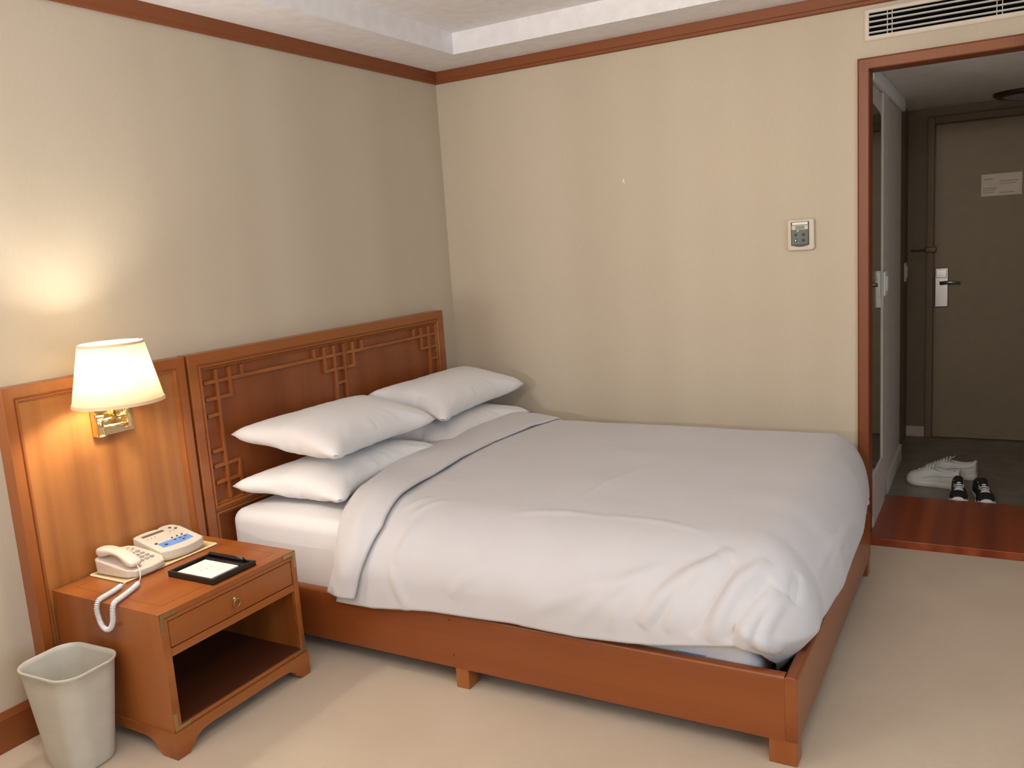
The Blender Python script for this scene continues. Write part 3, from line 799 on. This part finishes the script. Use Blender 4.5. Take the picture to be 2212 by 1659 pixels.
# plinth with shaped bracket feet
def foot_outline(a0, a1):
    L = a1-a0; w_ = .085
    p = [(a0, 0), (a0+w_*.55, 0), (a0+w_*.62, .012), (a0+w_*.80, .020), (a0+w_*.86, .034), (a0+w_*1.15, .048), (a0+w_*1.6, .052)]
    p2 = [(a1-(x-a0), z) for x, z in p][::-1]
    return p+p2+[(a1, .085), (a0, .085)]
pb = MB()
PX1 = NX1+.006; PY0, PY1 = NY0-.006, NY1+.006
pb.prism(foot_outline(PY0, PY1), 'x', PX1-.022, PX1)
pb.prism(foot_outline(PY0, PY1), 'x', NX0, NX0+.02)
pb.prism(foot_outline(NX0, PX1-.0225), 'y', PY0, PY0+.022)
pb.prism(foot_outline(NX0, PX1-.0225), 'y', PY1-.022, PY1)
pb.build('plinth', 'wood_y', ns, off=no)

# ------------------------------------------------------------------ things on the nightstand
def at(z): return NZ+z
pm = thing('placemat', (.15, -2.22, NZ), 'woven straw mat with braided border under the telephone', 'mat')
MB().box((-.085, -.182, .0005), (.088, .186, .003)).build('weave', 'weave', pm)
brd = MB()
loop = [(-.088, -.186), (.092, -.186), (.092, .190), (-.088, .190)]
for i in range(4):
    p, q2 = loop[i], loop[(i+1) % 4]; L = math.dist(p, q2); n = int(L/.006)
    for k in range(n):
        c = ((p[0]+(q2[0]-p[0])*(k+.5)/n), (p[1]+(q2[1]-p[1])*(k+.5)/n)); ang = math.atan2(q2[1]-p[1], q2[0]-p[0])
        for s in (1, -1):
            dx, dy = math.cos(ang+s*.6)*.0055, math.sin(ang+s*.6)*.0055
            ox, oy = -math.sin(ang)*s*.0022, math.cos(ang)*s*.0022
            brd.tube([(c[0]+ox-dx, c[1]+oy-dy, .0025), (c[0]+ox, c[1]+oy, .0044), (c[0]+ox+dx, c[1]+oy+dy, .0025)], [.0012, .0023, .0012], 6)
brd.build('braided_border', 'braid', pm, smooth=True)

# bedside console with blue panel
def wedge(hx, hy, zb0, zb1, zf, rad, n=5, taper=.0):
    """body with front (x+) lower than the back"""
    def ring(ins, zfun): return [(p[0], p[1], zfun(p[0])) for p in rrect(0, 0, hx-ins, hy-ins, max(rad-ins, .002), n)]
    return ring
def zc(x, hx, zk, zf): t_ = (x+hx)/(2*hx); return zk+(zf-zk)*t_
cs = thing('bedside_console', (.146, -2.150, at(.0072)), 'cream bedside control console with small screen and blue button panel', 'console', rz=-.06)
hx, hy = .088, .086; zk, zf = .066, .036
def top_z(x): return zc(x, hx, zk, zf)
outl = []
for k in range(9):
    y = -hy*.80+1.6*hy*k/8; outl.append((hx-.006+.012*(1-(y/(hy*.8))**2), y))
outl += [(hx-.010, hy*.88), (hx-.016, hy)]
outl += [(-hx*.1, hy), (-hx*.6, hy), (-hx+.004, hy-.012)]
for k in range(5):
    y = hy*.74-hy*.5*k/4; outl.append((-hx-.002-.004*math.sin(PI*k/4), y))
outl += [(-hx+.004, hy*.12)]
for k in range(5):
    y = hy*.06-hy*.9*k/4; outl.append((-hx-.004*math.sin(PI*k/4), y))
outl += [(-hx+.006, -hy), (-hx*.3, -hy), (hx-.016, -hy), (hx-.010, -hy*.88)]
m = MB()
def rr_(sc_, zf_): return [(p[0]*sc_, p[1]*sc_, zf_(p[0])) for p in outl]
m.loft([rr_(.94, lambda x: .0), rr_(.97, lambda x: .004), rr_(1.0, lambda x: .3*top_z(x)), rr_(1.0, lambda x: top_z(x)-.004), rr_(.985, lambda x: top_z(x)-.001), rr_(.96, lambda x: top_z(x))])
m.build('body', 'cream', cs)
def onpanel(x0, x1, y0, y1, h): 
    return MB().add([(x0, y0, top_z(x0)-.001), (x1, y0, top_z(x1)-.001), (x1, y1, top_z(x1)-.001), (x0, y1, top_z(x0)-.001), (x0, y0, top_z(x0)+h), (x1, y0, top_z(x1)+h), (x1, y1, top_z(x1)+h), (x0, y1, top_z(x0)+h)], [(0,3,2,1),(4,5,6,7),(0,1,5,4),(1,2,6,5),(2,3,7,6),(3,0,4,7)])
onpanel(-.068, -.052, -.066, .020, .0006).build('screen', 'lcd', cs)
bp = MB(); pts = [(.020, -.062), (.056, -.062), (.060, -.03), (.0615, 0), (.060, .03), (.056, .060), (.020, .060)]
bp.add([(x, y, top_z(x)-.001) for x, y in pts]+[(x, y, top_z(x)+.0007) for x, y in pts], [tuple(range(7))[::-1], tuple(range(7, 14))]+[(i, (i+1) % 7, 7+(i+1) % 7, 7+i) for i in range(7)])
bp.build('blue_panel', 'blue', cs)
for (x, y, rad) in ((.043, -.042, .0062), (.031, .002, .0042), (.031, .022, .0042), (.031, .042, .0042), (.046, .026, .0042),
                   (.011, .004, .0038), (.011, .024, .0038), (.011, .044, .0038), (.014, -.062, .0055), (-.062, .048, .0055), (-.045, .060, .0055)):
    MB().lathe([(rad, -.001), (rad, .002), (rad*.7, .003)], (x, y, top_z(x)), 14).build('button', 'navy', cs, smooth=True)
for (x, y) in ((-.036, -.060), (-.036, -.046), (-.036, -.032), (-.036, .030), (-.036, .045)):
    MB().box((x-.002, y-.002, top_z(x)-.0005), (x+.002, y+.002, top_z(x)+.0008)).build('tiny_key', 'navy', cs)
onpanel(-.020, -.018, -.045, .04, .0004).build('printed_line', 'print', cs)
onpanel(-.006, -.005, -.045, .03, .0004).build('printed_line', 'print', cs)

# telephone
ph = thing('telephone', (.160, -2.318, at(.0072)), 'cream desk telephone with round grey keys and coiled cord', 'telephone', rz=.04)
hx, hy = .098, .076; zk, zf = .052, .024
pm_ = []
for k in range(9):
    y = -hy+.02+(2*hy-.04)*k/8; pm_.append((hx-.012+.014*(1-(y/hy)**2), y))
pm_ += [(hx-.030, hy-.004), (hx*.2, hy), (-hx+.03, hy-.004), (-hx+.01, hy-.016), (-hx, hy*.5), (-hx, -hy*.6), (-hx+.008, -hy+.006), (-hx+.02, -hy), (hx*.4, -hy), (hx-.03, -hy+.004)]
def pz(x): return zc(x, hx, zk, zf)
m = MB()
def rp_(sc_, fz): return [(p[0]*sc_, p[1]*sc_, fz(p[0])) for p in pm_]
m.loft([rp_(.95, lambda x: 0), rp_(.985, lambda x: .004), rp_(1., lambda x: pz(x)-.010), rp_(1., lambda x: pz(x)-.004), rp_(.97, lambda x: pz(x))])
m.build('base', 'cream', ph)
# handset along the left side
hsb = MB(); secs = []
for (x, wd, z0, z1) in ((-.094, .012, .064, .078), (-.090, .021, .054, .083), (-.066, .0235, .052, .0865), (-.048, .023, .058, .0865), (-.030, .021, .0665, .086), (0, .020, .068, .083), (.028, .020, .060, .0765), (.044, .0225, .0435, .0715), (.062, .0235, .0345, .063), (.080, .021, .0335, .054), (.086, .012, .037, .047)):
    rg = []
    for k in range(16):
        a = 2*PI*k/16; c_, s_ = math.cos(a), math.sin(a)
        rg.append((x, -.043+1.12*wd*math.copysign(abs(c_)**.6, c_), (z0+z1)/2+(z1-z0)/2*math.copysign(abs(s_)**.6, s_)))
    secs.append(rg)
hsb.loft(secs).build('handset', 'cream', ph, smooth=True, sub=1)
def keypos(i, j): return (-.022+i*.023, .004+j*.0205)
for i in range(4):
    for j in range(3):
        x, y = keypos(i, j)
        MB().lathe([(.0082, -.001), (.0082, .0016), (.0070, .0028)], (x, y, pz(x)), 18).build('key', 'grey', ph, smooth=True)
for (x, y, mt_) in ((-.050, .004, 'grey'), (-.050, .020, 'print'), (-.050, .048, 'red'), (-.068, .020, 'grey'), (-.068, .044, 'grey'), (-.042, .034, 'print')):
    MB().box((x-.002, y-.006, pz(x)-.001), (x+.002, y+.006, pz(x)+.0016)).build('small_key', mt_, ph)
# coiled cord: one path, helix wound around it in its hanging part
path = [(.255, -2.3985, .475), (.262, -2.415, .474), (.268, -2.43, .4735), (.278, -2.455, .4735), (.292, -2.490, .4735), (.300, -2.520, .4735), (.304, -2.545, .470), (.306, -2.556, .452), (.310, -2.558, .430), (.320, -2.559, .405), (.340, -2.560, .390), (.364, -2.560, .395), (.382, -2.560, .418), (.388, -2.560, .440), (.386, -2.556, .462), (.376, -2.540, .4735), (.360, -2.505, .4735), (.342, -2.465, .4735), (.326, -2.432, .474), (.312, -2.408, .476), (.296, -2.388, .482), (.268, -2.367, .499), (.252, -2.362, .508)]
def catmull(P, n):
    P = [Vector(p) for p in P]; P = [2*P[0]-P[1]]+P+[2*P[-1]-P[-2]]; out = []
    for i in range(1, len(P)-2):
        for k in range(n):
            t = k/n; a, b, c, d_ = P[i-1:i+3]
            out.append(.5*((2*b)+(c-a)*t+(2*a-5*b+4*c-d_)*t*t+(3*b-a-3*c+d_)*t**3))
    out.append(P[-2]); return out
cp = catmull(path, 40)
LN = [0]
for i in range(1, len(cp)): LN.append(LN[-1]+(cp[i]-cp[i-1]).length)
tot = LN[-1]
lead0, lead1 = .045, tot-.085
helix = []; straight0 = []; straight1 = []
prev = None; ang = 0; pitch = .0050
import bisect
def pt_at(s_):
    i = min(max(bisect.bisect(LN, s_)-1, 0), len(cp)-2); f_ = (s_-LN[i])/max(1e-9, LN[i+1]-LN[i]); return cp[i].lerp(cp[i+1], f_)
s_ = lead0; a_prev = None
while s_ < lead1:
    c = pt_at(s_); t = (pt_at(min(s_+.002, tot))-pt_at(max(s_-.002, 0))).normalized()
    if a_prev is None: a = t.cross(Vector((0, 0, 1))).normalized()
    else: a = (a_prev-t*a_prev.dot(t)).normalized()
    a_prev = a; b = t.cross(a); ang = (s_-lead0)/pitch*2*PI
    rad = .0062*min(1, (s_-lead0)/.006+.3, (lead1-s_)/.006+.3)
    helix.append(c+a*(rad*math.cos(ang))+b*(rad*math.sin(ang)))
    s_ += pitch/10
PLOC = Vector((.160, -2.318, at(.0072))); RZ = Matrix.Rotation(-.04, 3, 'Z')
loc_ = lambda P: [RZ @ (Vector(p)-PLOC) for p in P]
cd = MB().tube(loc_([pt_at(x*lead0/8) for x in range(9)]), .0014, 8).tube(loc_([pt_at(lead1+(tot-lead1)*x/12) for x in range(13)]), .0014, 8)
cd.tube(loc_([pt_at(lead0+.001+(lead1-lead0-.002)*x/160) for x in range(161)]), .0040, 8)
cd.tube(loc_(helix), .0022, 6)
cd.build('coiled_cord', 'cord', ph, smooth=True)

# memo tray, notepad, pen
to_ = (.442, -2.222, NZ)
tr = MB()
hx, hy, hz = .107, .092, .020
tr.box((-hx, -hy, .0003), (hx, hy, .005))
tr.box((-hx, -hy, .0003), (hx, -hy+.009, hz)).box((-hx, -hy+.009, .0003), (-hx+.009, hy, hz)).box((hx-.009, -hy+.009, .0003), (hx, hy-.03, hz)).box((hx-.009, hy-.03, .0003), (hx, hy, hz-.002))
tr.box((-hx+.009, hy-.040, .0003), (hx-.009, hy-.022, .013)).box((-hx+.009, hy-.006, .0003), (hx-.009, hy, hz-.004))
t_o = tr.build('memo_tray', 'black', None, bevel=.002); t_o.location = to_; t_o.rotation_euler = (0, 0, .0)
tag(t_o, 'black memo tray on the nightstand holding a notepad and pen', 'tray')
npd = thing('notepad', (to_[0]-.004, to_[1]-.016, NZ+.0052), 'white square notepad lying in the black memo tray', 'notepad')
MB().box((-.078, -.062, 0), (.082, .058, .009)).build('pages', 'paper', npd, bevel=.0006, seg=1)
lg = MB()
for k in (-1, 0, 1): lg.box((-.006, k*.020-.006, .0089), (.000, k*.020+.004, .0092))
lg.build('printed_mark', 'print', npd)
pn = thing('pen', (to_[0]-.004, to_[1]+.078, NZ+.020), 'black pen lying in the groove of the memo tray', 'pen')
MB().lathe([(.003, -.100), (.0068, -.096), (.0068, .035), (.0070, .036), (.0070, .066), (.005, .070)], n=16, axis='x').build('barrel', 'blackpl', pn, smooth=True)
MB().box((.035, -.0012, .0062), (.064, .0012, .0086)).build('clip', 'chrome', pn, bevel=.0006)

# ------------------------------------------------------------------ wastebasket
wo = (.290, -2.663, 0)
m = MB(); rings = []
def bring(h, dx=0): 
    t = h/.325; hx_ = .088+.037*t+dx; hy_ = .073+.027*t+dx
    return [(p[0], p[1], h) for p in rrect(0, 0, hx_, hy_, .055+.008*t+dx, 9)]
rings = [bring(.0, -.010), bring(.004, -.003), bring(.014)]+[bring(.014+.300*k/8) for k in range(1, 9)]+[bring(.318, .004), bring(.324, .0045), bring(.326, .002), bring(.325, -.002), bring(.31, -.003)]+[bring(.31-.29*k/6, -.003) for k in range(1, 7)]+[bring(.012, -.012)]
m.loft(rings)
wb = m.build('wastebasket', 'bin', None, smooth=True); wb.location = wo; wb.rotation_euler = (0, 0, .05)
tag(wb, 'beige plastic wastebasket with rounded corners on the carpet beside the nightstand', 'wastebasket')

# ------------------------------------------------------------------ wall lamp
LX, LY = .235, -2.330
lo_ = (T, -2.239, .96)
lp = thing('wall_lamp', lo_, 'lit brass swing-arm wall lamp with cream shade over the nightstand', 'lamp')
MB().box((T-.012, -2.311, .918), (T+.014, -2.167, 1.045)).build('back_plate', 'brass', lp, bevel=.003, off=lo_)
sh = MB()
RB, RTp, ZSB, ZST = .139, .0985, 1.050, 1.243
sh.lathe([(RB, ZSB), (RTp, ZST), (RTp-.0015, ZST), (RB-.0015, ZSB), (RB, ZSB)], (LX, LY, 0), 64, cap=False)
shd = sh.build('lamp_shade', 'shade', lp, smooth=False, off=lo_, weld=1e-6)
for p in shd.data.polygons: p.use_smooth = True
for prof in ([(RB-.003, ZSB-.002), (RB+.002, ZSB-.002), (RB+.0008, ZSB+.008), (RB-.004, ZSB+.008), (RB-.003, ZSB-.002)],
             [(RTp-.002, ZST-.006), (RTp+.0022, ZST-.006), (RTp+.001, ZST+.002), (RTp-.003, ZST+.002), (RTp-.002, ZST-.006)]):
    MB().lathe(prof, (LX, LY, 0), 64, cap=False).build('shade_binding', 'shade_trim', shd, off=lo_, weld=1e-6)
# two folded arms with knuckles
ar = MB()
def cyl(x, y, z0, z1, rad): ar.lathe([(rad*.8, z0), (rad, z0+.003), (rad, z1-.003), (rad*.8, z1)], (x, y, 0), 20)
cyl(.103, -2.222, .944, 1.004, .014)
cyl(.103, -2.222, .934, .944, .006)
ar.lathe([(.019, 0), (.019, .006), (.013, .010), (.011, .040)], (T+.012, -2.215, .968), 20, 'x')
cyl(.152, -2.352, .942, 1.000, .0125)
cyl(.152, -2.352, 1.000, 1.008, .017)
cyl(.152, -2.352, .934, .942, .015)
cyl(.176, -2.262, .950, 1.060, .008)
ar.tube([(.103, -2.222, .985), (.152, -2.352, .985)], .0062, 12)
ar.tube([(.152, -2.352, .966), (.176, -2.262, .966)], .0062, 12)
ar.tube([(.176, -2.262, 1.045), (LX, LY, 1.045)], .0055, 12)
cyl(LX, LY, 1.020, 1.085, .014)
ar.build('swing_arm', 'brass', lp, smooth=True, off=lo_)
ar = MB()
for k in range(3):
    a = k*2*PI/3+.3; ar.tube([(LX, LY, ZST-.018), (LX+.097*math.cos(a), LY+.097*math.sin(a), ZST-.012)], .0012, 6)
ar.tube([(LX, LY, 1.085), (LX+.0, LY, 1.10)], .010, 12).tube([(LX+.036, LY, 1.09), (LX+.04, LY, 1.16), (LX+.02, LY, ZST-.02), (LX, LY, ZST-.018)], .0012, 6).tube([(LX-.036, LY, 1.09), (LX-.04, LY, 1.16), (LX-.02, LY, ZST-.02), (LX, LY, ZST-.018)], .0012, 6).tube([(LX-.036, LY, 1.09), (LX+.036, LY, 1.09)], .0012, 6)
ar.build('harp', 'brass', lp, smooth=True, off=lo_)
bl = bpy.data.lights.new('bulb_light', 'POINT'); bl.energy = 12; bl.color = (1.0, .94, .83); bl.shadow_soft_size = .04
blo = bpy.data.objects.new('bulb_light', bl); COL.objects.link(blo); blo.location = (LX, LY, 1.140)

# ------------------------------------------------------------------ shoes
def sneaker(loc, rz, kind, label, group):
    """toe points to local -y, heel at +y; length .27"""
    t = thing('sneaker', loc, label, 'shoe', group, rz)
    Lh = .135
    st = [(-1.0, .016, .040), (-.96, .032, .050), (-.84, .044, .062), (-.62, .049, .070), (-.40, .047, .082), (-.18, .041, .098), (.08, .034, .108), (.35, .032, .098), (.62, .034, .098), (.84, .032, .108), (.96, .024, .108), (1.0, .012, .09)]
    if kind == 'chunky': st = [(a, b_*1.06, c*1.14) for a, b_, c in st]
    if kind == 'low':
        st = [(a, b_*.90, c if a < -.5 else c*.86) for a, b_, c in st]
    def foot_w(a):
        xs = [s_[0] for s_ in st]; return float(np.interp(a, xs, [s_[1] for s_ in st]))
    chunky = kind == 'chunky'
    # sole
    sole = MB(); rings = []
    hs_ = .034 if chunky else .022
    for zz, gr in ((0, -.002), (.004, .003), (hs_*.6, .005 if chunky else .002), (hs_, .002)):
        ring = []
        for sgn in (1, -1):
            seq = st if sgn == 1 else st[::-1]
            for a, wd, h in seq:
                xo = .006*math.sin((a+1)*PI*.5)
                lift = .010*max(0, (-a-.7)/.3)**2+(.004*max(0, (a-.8)/.2) if chunky else 0)
                ring.append((sgn*(wd+gr)+xo, a*Lh*(1+gr*3), zz+lift))
        rings.append(ring)
    sole.loft(rings); sole.build('sole', 'rubber' if kind == 'low' else 'shoe_white', t, smooth=True)
    # upper: loft of cross sections, opening at the rear
    up_ = MB(); rings = []
    for a, wd, h in st:
        ring = []; xo = .006*math.sin((a+1)*PI*.5)
        base = hs_*.8+.010*max(0, (-a-.7)/.3)**2
        op = max(0, min(1, (a+.05)/.15))*max(0, min(1, (.93-a)/.08))
        for k in range(15):
            b_ = PI*k/14; c_, s_ = math.cos(b_), math.sin(b_)
            z = base+(h-base)*(s_**.75 if s_ > 0 else 0)
            x = wd*math.copysign(abs(c_)**.75, c_)
            if op > 0 and 4 <= k <= 10:
                z = z-op*(.035 if 5 <= k <= 9 else .004); x = x*(1 if not (5 <= k <= 9) else .75)
            ring.append((x+xo, a*Lh, z))
        rings.append(ring)
    up_.loft(rings, False, False, closed=False)
    uo = up_.build('upper', 'shoe_white' if chunky else 'shoe_black', t, smooth=True, sub=1)
    so2_ = uo.modifiers.new('solid', 'SOLIDIFY'); so2_.thickness = .003
    # laces
    lc = MB(); nl = 6
    for k in range(nl):
        a = -.56+k*.115; wd = foot_w(a)*.62; h = float(np.interp(a, [s_[0] for s_ in st], [s_[2] for s_ in st]))
        xo = .006*math.sin((a+1)*PI*.5); y = a*Lh
        lc.tube([(xo-wd, y, h-.014), (xo-wd*.55, y+.001, h-.002), (xo, y-.001, h+.003), (xo+wd*.55, y+.001, h-.002), (xo+wd, y, h-.014)], .0045 if kind == 'low' else .0030, 6)
    a = .12; h = .108 if chunky else .093
    for s in ((1, -1) if kind == 'low' else ()): lc.tube([(.004, a*Lh, h+.002), (.004+s*.014, a*Lh-.006, h+.008), (.004+s*.024, a*Lh-.014, h+.001), (.004+s*.008, a*Lh-.004, h)], .002, 6)
    lc.build('laces', 'lace', t, smooth=True)
    tg = MB(); rings = []
    for a, wd, h in ((-.5, .016, .066), (-.3, .018, .083), (-.1, .020, .100), (.10, .021, .120), (.18, .016, .125)):
        if kind == 'low': h *= .88
        rings.append([(.005+wd*c_, a*Lh+.004*s_, h+.004*s_) for c_, s_ in ((-1, 0), (-.6, 1), (.6, 1), (1, 0), (.6, -1), (-.6, -1))])
    tg.loft(rings).build('tongue', 'shoe_white' if chunky else 'shoe_black', t, smooth=True)
    if kind == 'low':
        tc = MB(); rings = []
        for a, wd, h in ((-1.03, .011, .040), (-.97, .030, .045), (-.86, .040, .053), (-.74, .0435, .0575)):
            wd *= .92
            rings.append([(wd*1.03*math.copysign(abs(math.cos(PI*k/12))**.8, math.cos(PI*k/12))+.006*math.sin((a+1)*PI*.5), a*Lh, .018+(h-.016)*max(0, math.sin(PI*k/12))**.8) for k in range(13)])
        tc.loft(rings, True, False, closed=False).build('toe_cap', 'rubber', t, smooth=True)
    else:
        ov = MB()
        for s in (1, -1):
            ov.tube([(s*.036+.005, -.09, .040), (s*.042+.005, -.04, .052), (s*.036+.005, .02, .072), (s*.034, .08, .070), (s*.028, .12, .080)], [.004, .007, .008, .007, .005], 8)
        ov.build('side_overlay', 'shoe_white', t, smooth=True)
        MB().tube([(-.020, .118, .100), (0, .131, .104), (.020, .118, .100)], [.006, .008, .006], 8).build('heel_collar', 'shoe_white', t, smooth=True)
    return t
sneaker((2.405, 1.000, 0), 1.30-PI, 'chunky', 'white chunky sneaker lying nearer the step, toe towards the mirror', 'white sneakers in the entry')
sneaker((2.475, 1.185, 0), 1.45-PI, 'chunky', 'white chunky sneaker farther from the step, behind the other white one', 'white sneakers in the entry')
sneaker((2.528, .792, 0), .06, 'low', 'black canvas sneaker with white laces, left of the black pair behind the wooden step', 'black sneakers in the entry')
sneaker((2.640, .786, 0), .18, 'low', 'black canvas sneaker with white toe cap, right of the black pair behind the wooden step', 'black sneakers in the entry')
